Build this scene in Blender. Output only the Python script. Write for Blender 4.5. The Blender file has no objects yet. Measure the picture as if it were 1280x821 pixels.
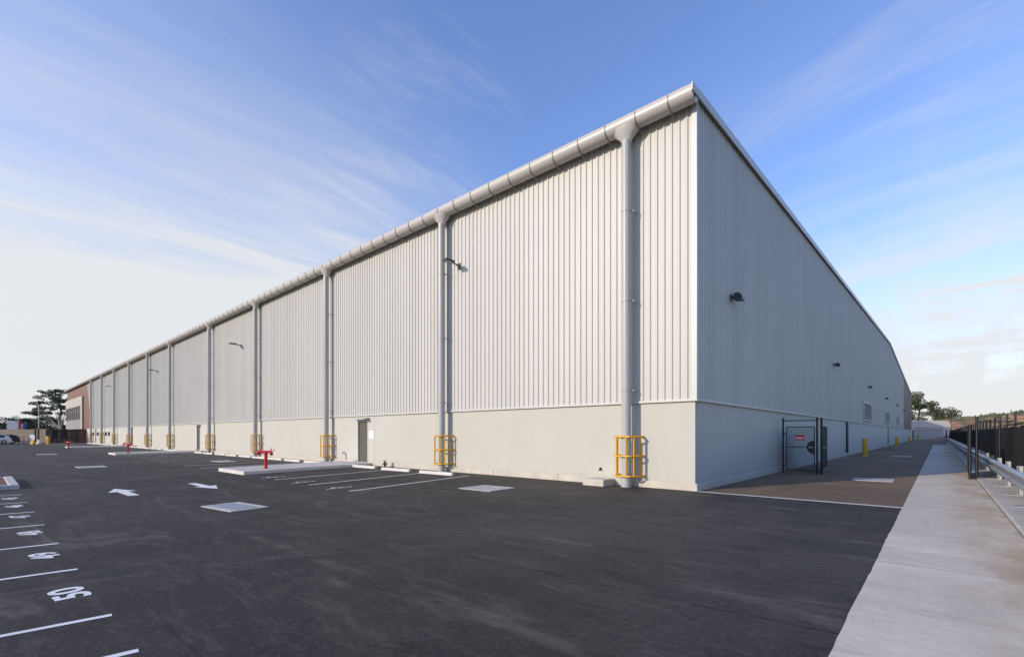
import bpy, bmesh, math, random
from mathutils import Vector, Matrix
R = math.radians
SC = bpy.context.scene
COL = SC.collection
random.seed(7)

# ------------------------------------------------------------------ helpers
class MB:
    """collects simple shapes; build() links them as one mesh object"""
    def __init__(s): s.v = []; s.f = []; s.sm = []
    def add(s, vs, fs, smooth=False):
        n = len(s.v); s.v += [tuple(v) for v in vs]
        for f in fs: s.f.append(tuple(i + n for i in f)); s.sm.append(smooth)
        return s
    def box(s, x0, x1, y0, y1, z0, z1, M=None):
        vs = [(x, y, z) for z in (z0, z1) for y in (y0, y1) for x in (x0, x1)]
        if M: vs = [M @ Vector(v) for v in vs]
        return s.add(vs, [(0,2,3,1),(4,5,7,6),(0,1,5,4),(2,6,7,3),(0,4,6,2),(1,3,7,5)])
    def cbox(s, x0, x1, y0, y1, z0, z1, c=.02, M=None):
        """box with chamfered top and vertical edges"""
        def ring(i, z): return [(x0+i+c,y0+i,z),(x1-i-c,y0+i,z),(x1-i,y0+i+c,z),(x1-i,y1-i-c,z),(x1-i-c,y1-i,z),(x0+i+c,y1-i,z),(x0+i,y1-i-c,z),(x0+i,y0+i+c,z)]
        vs = ring(0, z0)+ring(0, z1-c)+ring(c, z1)
        if M: vs = [M @ Vector(v) for v in vs]
        fs = [tuple(reversed(range(8))), tuple(range(16, 24))]
        for k in (0, 8):
            for i in range(8): fs.append((k+i, k+(i+1) % 8, k+8+(i+1) % 8, k+8+i))
        return s.add(vs, fs)
    def tube(s, pts, r, n=10, cap=True, rs=None, smooth=True):
        pts = [Vector(p) for p in pts]; vs = []; fs = []
        up = None
        for i, p in enumerate(pts):
            d = (pts[min(i+1, len(pts)-1)] - pts[max(i-1, 0)]).normalized()
            if up is None:
                up = Vector((0,0,1)) if abs(d.z) < .9 else Vector((1,0,0))
            a = d.cross(up).normalized(); b = a.cross(d).normalized(); up = b
            rr = rs[i] if rs else r
            for k in range(n):
                t = 2*math.pi*k/n
                vs.append(p + a*math.cos(t)*rr + b*math.sin(t)*rr)
        for i in range(len(pts)-1):
            for k in range(n):
                fs.append((i*n+k, i*n+(k+1) % n, (i+1)*n+(k+1) % n, (i+1)*n+k))
        s.add(vs, fs, smooth)
        if cap:
            m = (len(pts)-1)*n
            s.add(vs, [tuple(reversed(range(n))), tuple(range(m, m+n))])
        return s
    def prism(s, prof, axis, a0, a1):
        """profile (u,w) extruded on axis: 'x'-> (a,u,w), 'y'-> (u,a,w), 'z'-> (u,w,a)"""
        f = {'x': lambda a, u, w: (a,u,w), 'y': lambda a, u, w: (u,a,w), 'z': lambda a, u, w: (u,w,a)}[axis]
        n = len(prof)
        vs = [f(a0, *p) for p in prof] + [f(a1, *p) for p in prof]
        fs = [tuple(range(n)), tuple(range(2*n-1, n-1, -1))] + [(i, n+i, n+(i+1) % n, (i+1) % n) for i in range(n)]
        return s.add(vs, fs)
    def build(s, name, mat, parent=None, **kw):
        me = bpy.data.meshes.new(name); me.from_pydata(s.v, [], s.f); me.validate()
        if len(me.polygons) == len(s.sm): me.polygons.foreach_set('use_smooth', s.sm)
        bm = bmesh.new(); bm.from_mesh(me)
        if kw.pop('recalc', True): bmesh.ops.recalc_face_normals(bm, faces=bm.faces)
        bm.to_mesh(me); bm.free(); me.materials.append(mat)
        o = bpy.data.objects.new(name, me); COL.objects.link(o)
        if parent: o.parent = parent
        for k, v in kw.items(): o[k] = v
        return o

def tag(o, label=None, cat=None, group=None, kind=None):
    if label: o['label'] = label
    if cat: o['category'] = cat
    if group: o['group'] = group
    if kind: o['kind'] = kind
    return o
def empty(name, loc=(0,0,0), rz=0):
    o = bpy.data.objects.new(name, None); COL.objects.link(o)
    o.location = loc; o.rotation_euler = (0,0,rz); o.empty_display_size = .2
    return o
KIDS = {}
def kids(o): return [c for c in bpy.data.objects if c.parent == o]
def copy_tree(o, parent=None):
    c = o.copy(); COL.objects.link(c); c.parent = parent
    for ch in kids(o): copy_tree(ch, c)
    return c
ORD = ['first','second','third','fourth','fifth','sixth','seventh','eighth','ninth','tenth','eleventh','twelfth','thirteenth','fourteenth','fifteenth']

# ------------------------------------------------------------------ materials
def mat(name, col, rough=.6, var=.12, scale=3.0, metal=0., bump=0., bscale=40., spec=.5, stretch=None, tint=None):
    m = bpy.data.materials.new(name); m.use_nodes = True
    nt = m.node_tree; N = nt.nodes; L = nt.links; b = N['Principled BSDF']
    tc = N.new('ShaderNodeTexCoord'); mp = N.new('ShaderNodeMapping'); L.new(tc.outputs['Object'], mp.inputs[0])
    if stretch: mp.inputs['Scale'].default_value = stretch
    nz = N.new('ShaderNodeTexNoise'); nz.inputs['Scale'].default_value = scale; nz.inputs['Detail'].default_value = 6
    nz.inputs['Roughness'].default_value = .6
    L.new(mp.outputs[0], nz.inputs['Vector'])
    cr = N.new('ShaderNodeValToRGB'); L.new(nz.outputs['Fac'], cr.inputs[0])
    lo = [c*(1-var) for c in col]; hi = [min(1, c*(1+var)) for c in (tint or col)]
    cr.color_ramp.elements[0].position = .3; cr.color_ramp.elements[1].position = .7
    cr.color_ramp.elements[0].color = (*lo, 1); cr.color_ramp.elements[1].color = (*hi, 1)
    L.new(cr.outputs[0], b.inputs['Base Color'])
    b.inputs['Roughness'].default_value = rough; b.inputs['Metallic'].default_value = metal
    b.inputs['Specular IOR Level'].default_value = spec
    if bump:
        n2 = N.new('ShaderNodeTexNoise'); n2.inputs['Scale'].default_value = bscale; n2.inputs['Detail'].default_value = 4
        L.new(tc.outputs['Object'], n2.inputs['Vector'])
        bp = N.new('ShaderNodeBump'); bp.inputs['Strength'].default_value = bump; bp.inputs['Distance'].default_value = .02
        L.new(n2.outputs['Fac'], bp.inputs['Height']); L.new(bp.outputs[0], b.inputs['Normal'])
    return m

class NT:
    """tiny node-expression helper"""
    def __init__(s, nt): s.nt = nt; s.N = nt.nodes; s.L = nt.links
    def put(s, sock, v):
        if isinstance(v, (int, float)): sock.default_value = v
        elif isinstance(v, (tuple, list)): sock.default_value = v if len(v) == len(sock.default_value) else (*v, 1)
        else: s.L.new(v, sock)
    def m(s, op, *a, clamp=False):
        n = s.N.new('ShaderNodeMath'); n.operation = op; n.use_clamp = clamp
        for i, v in enumerate(a): s.put(n.inputs[i], v)
        return n.outputs[0]
    def noise(s, vec, scale, detail=5, rough=.6, dist=0.):
        n = s.N.new('ShaderNodeTexNoise'); s.put(n.inputs['Vector'], vec); n.inputs['Scale'].default_value = scale
        n.inputs['Detail'].default_value = detail; n.inputs['Roughness'].default_value = rough; n.inputs['Distortion'].default_value = dist
        return n.outputs['Fac']
    def map(s, vec, scale=(1,1,1), rot=(0,0,0), loc=(0,0,0)):
        n = s.N.new('ShaderNodeMapping'); s.put(n.inputs['Vector'], vec)
        n.inputs['Scale'].default_value = scale; n.inputs['Rotation'].default_value = rot; n.inputs['Location'].default_value = loc
        return n.outputs[0]
    def ss(s, v, a, b, lo=0., hi=1.):
        n = s.N.new('ShaderNodeMapRange'); n.interpolation_type = 'SMOOTHSTEP'; s.put(n.inputs[0], v)
        for i, q in enumerate((a, b, lo, hi)): n.inputs[i+1].default_value = q
        return n.outputs[0]
    def mix(s, f, a, b, mode='MIX'):
        n = s.N.new('ShaderNodeMix'); n.data_type = 'RGBA'; n.blend_type = mode
        s.put(n.inputs[0], f); s.put(n.inputs[6], a); s.put(n.inputs[7], b)
        return n.outputs[2]
    def xyz(s, vec):
        n = s.N.new('ShaderNodeSeparateXYZ'); s.put(n.inputs[0], vec); return n.outputs

def ground_mat(name, dark, light, dust, rough=.78, seams=(), dirt_edge=None, joints=None, spec=.5, specks=.25, lanes=True):
    m = bpy.data.materials.new(name); m.use_nodes = True
    t = NT(m.node_tree); b = t.N['Principled BSDF']
    P = t.N.new('ShaderNodeTexCoord').outputs['Object']; X = t.xyz(P)
    big = t.noise(P, .12, 4, .55, .6)
    mid = t.noise(t.map(P, (.35, 1.6, 1), (0,0,R(8))), .9, 6, .65, .5)
    mid2 = t.noise(t.map(P, (1.5, .4, 1), (0,0,R(-20))), .8, 5, .6, .8)
    fine = t.noise(P, 55, 3, .7)
    grit = t.noise(P, 160, 2, .5)
    f = t.m('ADD', t.m('MULTIPLY', big, .45), t.m('ADD', t.m('MULTIPLY', mid, .35), t.m('MULTIPLY', mid2, .2)))
    c = t.mix(t.ss(f, .43, .59), dark, light)
    blot = t.noise(t.map(P, (.55,1.5,1), (0,0,R(14)), (7,2,0)), 1.7, 9, .72, .9)
    c = t.mix(t.m('MULTIPLY', t.ss(blot,   .50, .69), .72 if lanes else .3), c, [k*1.55 for k in light])
    c = t.mix(t.m('MULTIPLY', t.ss(blot, .47, .33), .65 if lanes else .3), c, [k*.62 for k in dark])
    med = t.noise(P, 17, 4, .75)
    c = t.mix(t.m('MULTIPLY', t.ss(med, .50, .68), .55 if lanes else .12), c, [min(1, k*1.6) for k in light])
    c = t.mix(t.m('MULTIPLY', t.ss(med, .48, .32), .55 if lanes else .12), c, [k*.5 for k in dark])
    c = t.mix(t.m('MULTIPLY', t.ss(t.noise(t.map(P, (.5,1.3,1), (0,0,R(25)), (3,9,0)), .55, 9, .74, 1.2), .54, .72), .52), c, dust)
    c = t.mix(t.m('MULTIPLY', t.ss(fine, .45, .75), specks), c, [min(1, k*1.9) for k in light])
    c = t.mix(t.m('MULTIPLY', t.ss(grit, .58, .7), specks*.9), c, [k*.45 for k in dark])
    if lanes:   # tyre scuffs: thin bright curved scratches
        w = t.N.new('ShaderNodeTexWave'); w.wave_type = 'RINGS'; w.inputs['Scale'].default_value = .11
        w.inputs['Distortion'].default_value = 1.5; w.inputs['Detail'].default_value = 1; w.inputs['Detail Scale'].default_value = .3
        t.put(w.inputs['Vector'], t.map(P, (1,1,1), (0,0,0), (3.5,12,0)))
        sc = t.m('MULTIPLY', t.ss(w.outputs['Fac'], .985, 1.0), t.ss(t.noise(P, .5, 4, .7), .5, .62))
        c = t.mix(t.m('MULTIPLY', sc, .35), c, dust)
    if lanes:
        oil = t.ss(t.noise(t.map(P, (1,1,1), (0,0,0), (11,5,0)), 2.1, 3, .5), .70, .76)
        c = t.mix(t.m('MULTIPLY', oil, .6), c, [q*.5 for q in dark])
        for (cx, cy, rad, wdt) in ((2.0,2.6,9.2,.10),(2.0,2.6,10.9,.10),(-7.5,-1.0,8.1,.09),(-7.5,-1.0,9.6,.09),(6.5,-14.0,8.4,.08)):
            dd = t.m('SQRT', t.m('ADD', t.m('POWER', t.m('ABSOLUTE', t.m('SUBTRACT', X[0], cx)), 2.0), t.m('POWER', t.m('ABSOLUTE', t.m('SUBTRACT', X[1], cy)), 2.0)))
            kk = t.ss(t.m('ABSOLUTE', t.m('SUBTRACT', dd, rad)), wdt, 0.0)
            kk = t.m('MULTIPLY', kk, t.ss(t.noise(t.map(P, (1,1,1), (0,0,0), (cx,rad,0)), .7, 6, .7), .45, .62))
            c = t.mix(t.m('MULTIPLY', kk, .6), c, [q*1.7 for q in light])
    for (ax, ay, bx, by, wd, dk) in seams:
        L = math.hypot(bx-ax, by-ay); nx, ny = -(by-ay)/L, (bx-ax)/L
        d = t.m('ABSOLUTE', t.m('ADD', t.m('ADD', t.m('MULTIPLY', t.m('SUBTRACT', X[0], ax), nx), t.m('MULTIPLY', t.m('SUBTRACT', X[1], ay), ny)), t.m('MULTIPLY', t.m('SUBTRACT', t.noise(P, 1.2, 3), .5), .1)))
        k = t.m('MULTIPLY', t.ss(d, wd, 0.0), dk)
        k = t.m('MULTIPLY', k, t.ss(t.noise(P, 1.4, 5, .7), .3, .6))
        c = t.mix(k, c, [q*.35 for q in dark])
    if joints:   # saw-cut joints across the path every few metres
        fr = t.m('ABSOLUTE', t.m('SUBTRACT', t.m('FRACT', t.m('DIVIDE', X[1], joints)), .5))
        c = t.mix(t.m('MULTIPLY', t.ss(fr, .5-.016/joints, .5-.004/joints), .85), c, [q*.4 for q in dark])
    if dirt_edge:  # soil stain washed over the path edge
        x0, x1, colr = dirt_edge
        k = t.m('MULTIPLY', t.ss(t.m('ADD', X[0], t.m('MULTIPLY', t.m('SUBTRACT', t.noise(P, .8, 6, .65), .5), 1.1)), x0, x1), t.ss(t.noise(t.map(P, (1,.4,1)), 1.3, 6, .7), .3, .65))
        c = t.mix(t.m('MULTIPLY', k, .85), c, colr)
    t.L.new(c, b.inputs['Base Color'])
    t.put(b.inputs['Roughness'], t.ss(mid, .3, .7, rough-.1, rough+.08)); b.inputs['Specular IOR Level'].default_value = spec*.5
    bp = t.N.new('ShaderNodeBump'); bp.inputs['Strength'].default_value = .6; bp.inputs['Distance'].default_value = .008
    t.L.new(t.m('ADD', fine, t.m('MULTIPLY', mid, .8)), bp.inputs['Height']); t.L.new(bp.outputs[0], b.inputs['Normal'])
    return m

def cladding_mat(name, col, rough=.5, metal=.0, panel=.78):
    """painted steel sheet: faint streaks down the sheet and slight sheet-to-sheet tone"""
    m = bpy.data.materials.new(name); m.use_nodes = True
    t = NT(m.node_tree); b = t.N['Principled BSDF']
    P = t.N.new('ShaderNodeTexCoord').outputs['Object']; X = t.xyz(P)
    s = t.noise(t.map(P, (1,1,.05)), 2.2, 5, .6)
    q = t.m('FLOOR', t.m('DIVIDE', t.m('ADD', X[0], X[1]), panel))
    wn = t.N.new('ShaderNodeTexWhiteNoise'); wn.noise_dimensions = '1D'; t.put(wn.inputs['W'], q)
    big = t.noise(P, .25, 3)
    v = t.m('ADD', t.m('ADD', t.m('MULTIPLY', s, .16), t.m('MULTIPLY', wn.outputs['Value'], .075)), t.m('MULTIPLY', big, .10))
    c = t.mix(t.ss(v, .08, .25), [k*.93 for k in col], [k*1.05 for k in col])
    t.L.new(c, b.inputs['Base Color']); b.inputs['Roughness'].default_value = rough; b.inputs['Metallic'].default_value = metal
    b.inputs['Specular IOR Level'].default_value = .5
    bp = t.N.new('ShaderNodeBump'); bp.inputs['Strength'].default_value = .12; bp.inputs['Distance'].default_value = .02
    t.L.new(t.noise(t.map(P, (1,1,.5)), 1.6, 2), bp.inputs['Height']); t.L.new(bp.outputs[0], b.inputs['Normal'])
    return m

CLAD = cladding_mat('pale_cladding', (.52,.515,.465))
M_ = dict(
    asphalt=ground_mat('asphalt', (.029,.0255,.0215), (.060,.053,.044), (.17,.148,.118),
        seams=((-3.68,-9.48,3.76,-8.88,.035,.9), (-30,-12.3,5,-12.35,.03,.55), (-14,-6.9,4,-5.6,.02,.35), (-40,-7.6,-8,-7.4,.02,.3))),
    drive=ground_mat('driveway', (.13,.09,.052), (.22,.155,.088), (.34,.25,.145), lanes=False, specks=.3),
    conc=ground_mat('path_concrete', (.53,.475,.375), (.64,.585,.475), (.67,.605,.485), rough=.85, joints=5.9, dirt_edge=(5.0,5.95,(.40,.27,.15)), specks=.22, lanes=False),
    verge=ground_mat('verge_concrete', (.43,.40,.355), (.54,.505,.45), (.45,.35,.24), rough=.88, joints=5.9, specks=.14, lanes=False),
    ground=mat('dry_ground', (.16,.13,.08), .95, .35, .3, bump=.3, bscale=3),
    soil=mat('soil', (.36,.17,.07), .95, .35, .12, tint=(.40,.24,.12), bump=.4, bscale=1.5),
    hill_grass=mat('bank_grass', (.11,.13,.045), .9, .4, .4),
    clad=CLAD, trim=mat('pale_trim', (.53,.53,.50), .4, .04, 1.5),
    red=cladding_mat('red_cladding', (.20,.082,.055), .5),
    precast=mat('precast_paint', (.585,.565,.495), .8, .06, .45, bump=.15, bscale=9, stretch=(1,1,.5)),
    plinth=mat('plinth_concrete', (.54,.51,.42), .85, .12, 2.2, bump=.25, bscale=25),
    redshade=cladding_mat('red_cladding_shaded', (.20,.13,.12), .4),  # red cladding again, with the end wall's shade put into its colour
    roof=cladding_mat('roof_sheet', (.55,.55,.53), .45),
    pipe=mat('pvc_paint', (.40,.405,.39), .38, .05, 1.2, stretch=(1,1,.2)),
    gutter=mat('gutter_paint', (.49,.47,.43), .38, .05, 1.0, stretch=(.3,1,1)),
    strap=mat('strap_steel', (.27,.26,.24), .5, .15, 8, metal=.4),
    door=mat('door_paint', (.085,.085,.07), .5, .06, 2), steel=mat('galvanised', (.46,.47,.48), .42, .18, 14, metal=.65),
    zinc=mat('bolt_zinc', (.25,.25,.25), .4, .1, 20, metal=.8),
    yellow=mat('yellow_paint', (.66,.345,.015), .42, .10, 6, bump=.08, bscale=60),
    redp=mat('red_paint', (.46,.012,.018), .35, .12, 8), black=mat('black_powdercoat', (.012,.013,.016), .45, .2, 8),
    cloth=mat('shade_cloth', (.010,.010,.012), .85, .35, 1.2, stretch=(1,1,.25), bump=.4, bscale=2.5),
    white=mat('line_paint', (.78,.78,.78), .6, .10, 9, bump=.2, bscale=90), kerb=mat('kerb_concrete', (.64,.62,.56), .85, .10, 2.5, bump=.2, bscale=40),
    island=mat('island_concrete', (.48,.465,.44), .88, .12, 1.6, bump=.2, bscale=40),
    pit=mat('pit_cover', (.40,.39,.37), .8, .2, 4, bump=.2, bscale=50), gap=mat('dark_gap', (.03,.03,.03), .9),  # gap: plain near-black for pit joints and the inner lining
    mulch=mat('bark_mulch', (.16,.07,.035), .95, .5, 14, bump=.8, bscale=30),
    signw=mat('sign_white', (.78,.77,.78), .4, .02), signr=mat('sign_red', (.62,.03,.02), .4, .04),
    glass=mat('dark_glass', (.045,.018,.015), .35, .2, .3), louv=mat('louvre_dark', (.05,.055,.065), .6, .1, 3),
    grey=mat('grey_render', (.27,.265,.26), .8, .06, 1), brick=mat('dark_brick', (.20,.07,.05), .85, .3, 6),
    panel=mat('white_panel', (.44,.41,.36), .7, .04, 1),
    blade=mat('louvre_blade', (.16,.17,.18), .5, .06, 2),
    lamp=mat('lamp_housing', (.035,.036,.04), .45, .1, 10), lens=mat('lamp_lens', (.55,.55,.52), .2, .05),
    carw=mat('car_white', (.72,.72,.73), .22, .02), card=mat('car_dark', (.012,.02,.024), .2, .1),
    carglass=mat('car_glass', (.01,.012,.015), .06, .05), tyre=mat('tyre', (.018,.018,.018), .85, .2, 20), rim=mat('rim', (.35,.35,.36), .35, .05, 5, metal=.7),
    tail=mat('tail_lamp', (.35,.01,.015), .2, .05), grate=mat('pit_ribs', (.42,.45,.46), .6, .2, 9),
    plate=mat('plate_pale', (.5,.55,.55), .4, .05), chrome=mat('satin_handle', (.6,.6,.58), .25, .05, 4, metal=.9),
    fenceb=mat('timber_fence', (.23,.19,.15), .85, .18, .8, stretch=(1,1,3)), slat=mat('dark_slat', (.02,.019,.018), .7, .2, 2),
    blueb=mat('blue_sheet', (.19,.24,.32), .6, .08, .5), bluef=mat('blue_panel', (.03,.10,.26), .5, .08, 1), redb=mat('red_panel', (.20,.025,.04), .5, .08, 1),
    bark=mat('pale_bark', (.30,.27,.23), .9, .25, 3, stretch=(1,1,.3), bump=.4, bscale=8), barkd=mat('dark_bark', (.085,.065,.05), .9, .25, 3),
    leafa=mat('gum_leaves', (.075,.085,.05), .7, .35, .8), leafb=mat('green_leaves', (.052,.075,.028), .7, .4, .7, tint=(.07,.085,.03)),
    leafc=mat('dark_leaves', (.030,.042,.020), .75, .4, .7), leafd=mat('olive_leaves', (.075,.085,.030), .75, .4, .5),
    cream=mat('cream_sheet', (.62,.56,.48), .6, .06, .5, stretch=(1,1,.3)), blk2=mat('rubber', (.02,.02,.02), .7),
)

def worn_paint():
    m = bpy.data.materials.new('worn_line_paint'); m.use_nodes = True
    t = NT(m.node_tree); b = t.N['Principled BSDF']; P = t.N.new('ShaderNodeTexCoord').outputs['Object']
    k = t.m('ADD', t.m('MULTIPLY', t.noise(P, 60, 4, .75), .6), t.m('MULTIPLY', t.noise(P, 4, 5, .6), .4))
    c = t.mix(t.ss(k, .56, .66), (.80,.80,.78), (.20,.20,.19)); c = t.mix(t.m('MULTIPLY', t.ss(t.noise(P, 1.2, 5), .4, .65), .25), c, (.40,.39,.37))
    t.L.new(c, b.inputs['Base Color']); b.inputs['Roughness'].default_value = .65
    return m
M_['white'] = worn_paint()
def bank_mat():
    m = bpy.data.materials.new('bank_soil'); m.use_nodes = True
    t = NT(m.node_tree); b = t.N['Principled BSDF']; P = t.N.new('ShaderNodeTexCoord').outputs['Object']; X = t.xyz(P)
    n = t.noise(t.map(P, (.4,1,3)), .35, 7, .7); c = t.mix(t.ss(n, .38, .62), (.24,.12,.055), (.46,.27,.135))
    g = t.ss(t.m('ADD', t.noise(P, .22, 6, .7), t.m('MULTIPLY', X[2], .028)), .62, .72)
    c = t.mix(g, c, (.085,.105,.04)); c = t.mix(t.ss(t.noise(P, 1.6, 5, .7), .58, .72), c, (.14,.10,.05))
    t.L.new(c, b.inputs['Base Color']); b.inputs['Roughness'].default_value = .95
    return m
M_['soil'] = bank_mat()
def precast_mat():
    m = bpy.data.materials.new('painted_precast'); m.use_nodes = True
    t = NT(m.node_tree); b = t.N['Principled BSDF']; P = t.N.new('ShaderNodeTexCoord').outputs['Object']; X = t.xyz(P)
    base = t.mix(t.ss(t.noise(P, .5, 5, .6), .3, .7), (.50,.49,.425), (.525,.515,.447))
    base = t.mix(t.m('MULTIPLY', t.ss(t.noise(t.map(P, (1,1,.12)), 3.0, 6, .65),   .52, .75), .10), base, (.40,.385,.34))
    h = t.m('ADD', X[2], t.m('MULTIPLY', t.noise(t.map(P, (1,1,.5)), 2.5, 6, .7), -.5))
    base = t.mix(t.m('MULTIPLY', t.ss(h, .14, -.12), .28), base, (.30,.26,.20))
    sp = t.ss(t.noise(P, 28, 3, .6), .68, .76)
    base = t.mix(t.m('MULTIPLY', sp, .15), base, (.36,.34,.30))
    t.L.new(base, b.inputs['Base Color']); b.inputs['Roughness'].default_value = .8
    bp = t.N.new('ShaderNodeBump'); bp.inputs['Strength'].default_value = .2; bp.inputs['Distance'].default_value = .01
    t.L.new(t.noise(P, 6, 5, .7), bp.inputs['Height']); t.L.new(bp.outputs[0], b.inputs['Normal'])
    return m
M_['precast'] = precast_mat()
# ------------------------------------------------------------------ setting: ground
def sheet(name, mt, x0, x1, y0, y1, z, parent=None, **kw):
    return MB().add([(x0,y0,z),(x1,y0,z),(x1,y1,z),(x0,y1,z)], [(0,1,2,3)]).build(name, mt, parent, recalc=False, **kw)
S = dict(kind='structure')
sheet('ground', M_['ground'], -3000, 3000, -3000, 3000, -.03, **S)
asphalt = sheet('asphalt', M_['asphalt'], -112, 4.52, -70, -.14, 0, **S)
sheet('driveway', M_['drive'], -.5, 4.52, .02, 150, 0, **S)
sheet('drainage_strip', M_['kerb'], .09, 4.5, -.14, .02, .001, **S)
sheet('far_yard', M_['drive'], 4.52, 12, 78.4, 150, -.002, **S)
# path: ragged left edge slab
pm = MB(); ys = [-60 + .22*i for i in range(630)]
vs = []
for y in ys:
    e = 4.5 + (random.random()-.5)*.012 + .003*math.sin(y*1.7)
    vs += [(e, y, .012), (6.05, y, .012)]
pm.add(vs, [(2*i, 2*i+1, 2*i+3, 2*i+2) for i in range(len(ys)-1) if ys[i+1] < 78.4])
pm.build('path', M_['conc'], recalc=False, **S)
vb = MB(); vb.prism([(6.07,-.03),(7.10,-.03),(7.10,.06),(6.10,.06),(6.07,.045)], 'y', -60, 112)
vb.build('verge', M_['verge'], **S)
# earth bank beyond the fence, right
def bank():
    m = MB(); nx, ny = 90, 40; P = []
    for j in range(ny+1):
        for i in range(nx+1):
            x = 2 + i*2.2; y = 140 + j*3.5
            rise = min(1, max(0, (y-146)/44)); rise = rise*rise*(3-2*rise)
            lx = min(1, max(0, (x-2)/5)); lx = lx*lx*(3-2*lx)
            h = (5.9 + .165*max(0, x-7.5)*(1 if x < 60 else 60/x)) * rise * (.85*lx+.15*(x > 3))
            h += rise*(.35*math.sin(x*.31+y*.11)+.45*math.sin(x*.17+1)+.25*math.sin(x*.9-y*.23)+random.uniform(-.25,.25))
            P.append((x, y, h-.1))
    f = [(j*(nx+1)+i, j*(nx+1)+i+1, (j+1)*(nx+1)+i+1, (j+1)*(nx+1)+i) for j in range(ny) for i in range(nx)]
    m.add(P, f, True)
    return m, P
bmb, BP = bank(); bmb.build('earth_bank', M_['soil'], **S)
def blades(name, spots, mt, h, w, label, cat, kind='stuff'):
    m = MB()
    for (x, y, z) in spots:
        for k in range(3):
            a = random.uniform(0, math.pi*2); dx, dy = math.cos(a)*w, math.sin(a)*w; hh = h*random.uniform(.5,1.3)
            lx, ly = random.uniform(-.3,.3)*hh, random.uniform(-.3,.3)*hh
            m.add([(x-dx,y-dy,z-.05),(x+dx,y+dy,z-.05),(x+lx+dx*.3,y+ly+dy*.3,z+hh)], [(0,1,2)])
    return tag(m.build(name, mt, recalc=False), label, cat, kind=kind)
crest = [(x+random.uniform(-1,1), y+random.uniform(-1.5,1.5), z) for (x,y,z) in BP if 181 < y < 215 and 4 < x < 120 for _ in range(3) if random.random() < .75]
blades('bank_grass', crest, M_['hill_grass'], .45, .3, 'rough green grass along the top of the orange earth bank', 'grass')

# ------------------------------------------------------------------ markings (children of the asphalt sheet)
def mark(name, pts, z=.004, mt=None):
    m = MB(); m.add([(x,y,z) for x,y in pts], [tuple(range(len(pts)))])
    return m.build(name, mt or M_['white'], asphalt)
def line(x0, y0, x1, y1, w=.09, name='parking_line'):
    d = Vector((x1-x0, y1-y0)).normalized(); n = Vector((-d.y, d.x))*w/2
    return mark(name, [(x0-n.x,y0-n.y),(x1-n.x,y1-n.y),(x1+n.x,y1+n.y),(x0+n.x,y0+n.y)])
# row beside the camera
for x in (.68, -.36, -2.51, -4.5, -6.65, -8.74, -10.8, -12.9, -20.4, -22.6, -24.8, -27.0, -29.2):
    line(x, -12.62, x-.62, -17.8, .07)
def glyph(txt, w, h, M, name):
    cu = bpy.data.curves.new('t', 'FONT'); cu.body = txt; cu.size = 1; cu.resolution_u = 4; cu.offset = .03
    o = bpy.data.objects.new('t', cu); COL.objects.link(o)
    dg = bpy.context.evaluated_depsgraph_get(); dg.update()
    me = bpy.data.meshes.new_from_object(o.evaluated_get(dg)); bpy.data.objects.remove(o)
    xs = [v.co.x for v in me.vertices]; yy = [v.co.y for v in me.vertices]
    ax, bx, ay, by = min(xs), max(xs), min(yy), max(yy)
    me.transform(Matrix.Translation((-(ax+bx)/2, -(ay+by)/2, 0)))
    me.transform(Matrix.Diagonal((w/(bx-ax), h/(by-ay), 1, 1)))
    me.transform(M); me.name = name
    return me
def bay_number(txt, x, y):
    me = glyph(txt, .48, .28, Matrix.Translation((x, y, .005)) @ Matrix.Rotation(math.pi+R(5), 4, 'Z'), 'bay_number')
    me.materials.append(M_['white']); o = bpy.data.objects.new('bay_number', me); COL.objects.link(o); o.parent = asphalt
for k, (x, y) in enumerate(((-1.42,-12.80),(-3.66,-12.82),(-5.81,-12.84),(-8.13,-12.85),(-10.1,-12.86),(-12.0,-12.86))):
    bay_number(str(50-k), x, y)
# direction arrows
def arrow(cx, cy, s, L=2.2, sk=.12):
    h = L*.5-1.05
    P = [(-L*.5,-.12),(h,-.12),(h-.02,-.31),(L*.5,0),(h-.02,.31),(h,.12),(-L*.5,.12)]
    return mark('direction_arrow', [(cx+s*u, cy+s*v + sk*u*s*.2) for u, v in P])
arrow(-11.65, -10.72, -1, 2.3); arrow(-11.75, -8.76, 1, 2.3)
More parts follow.
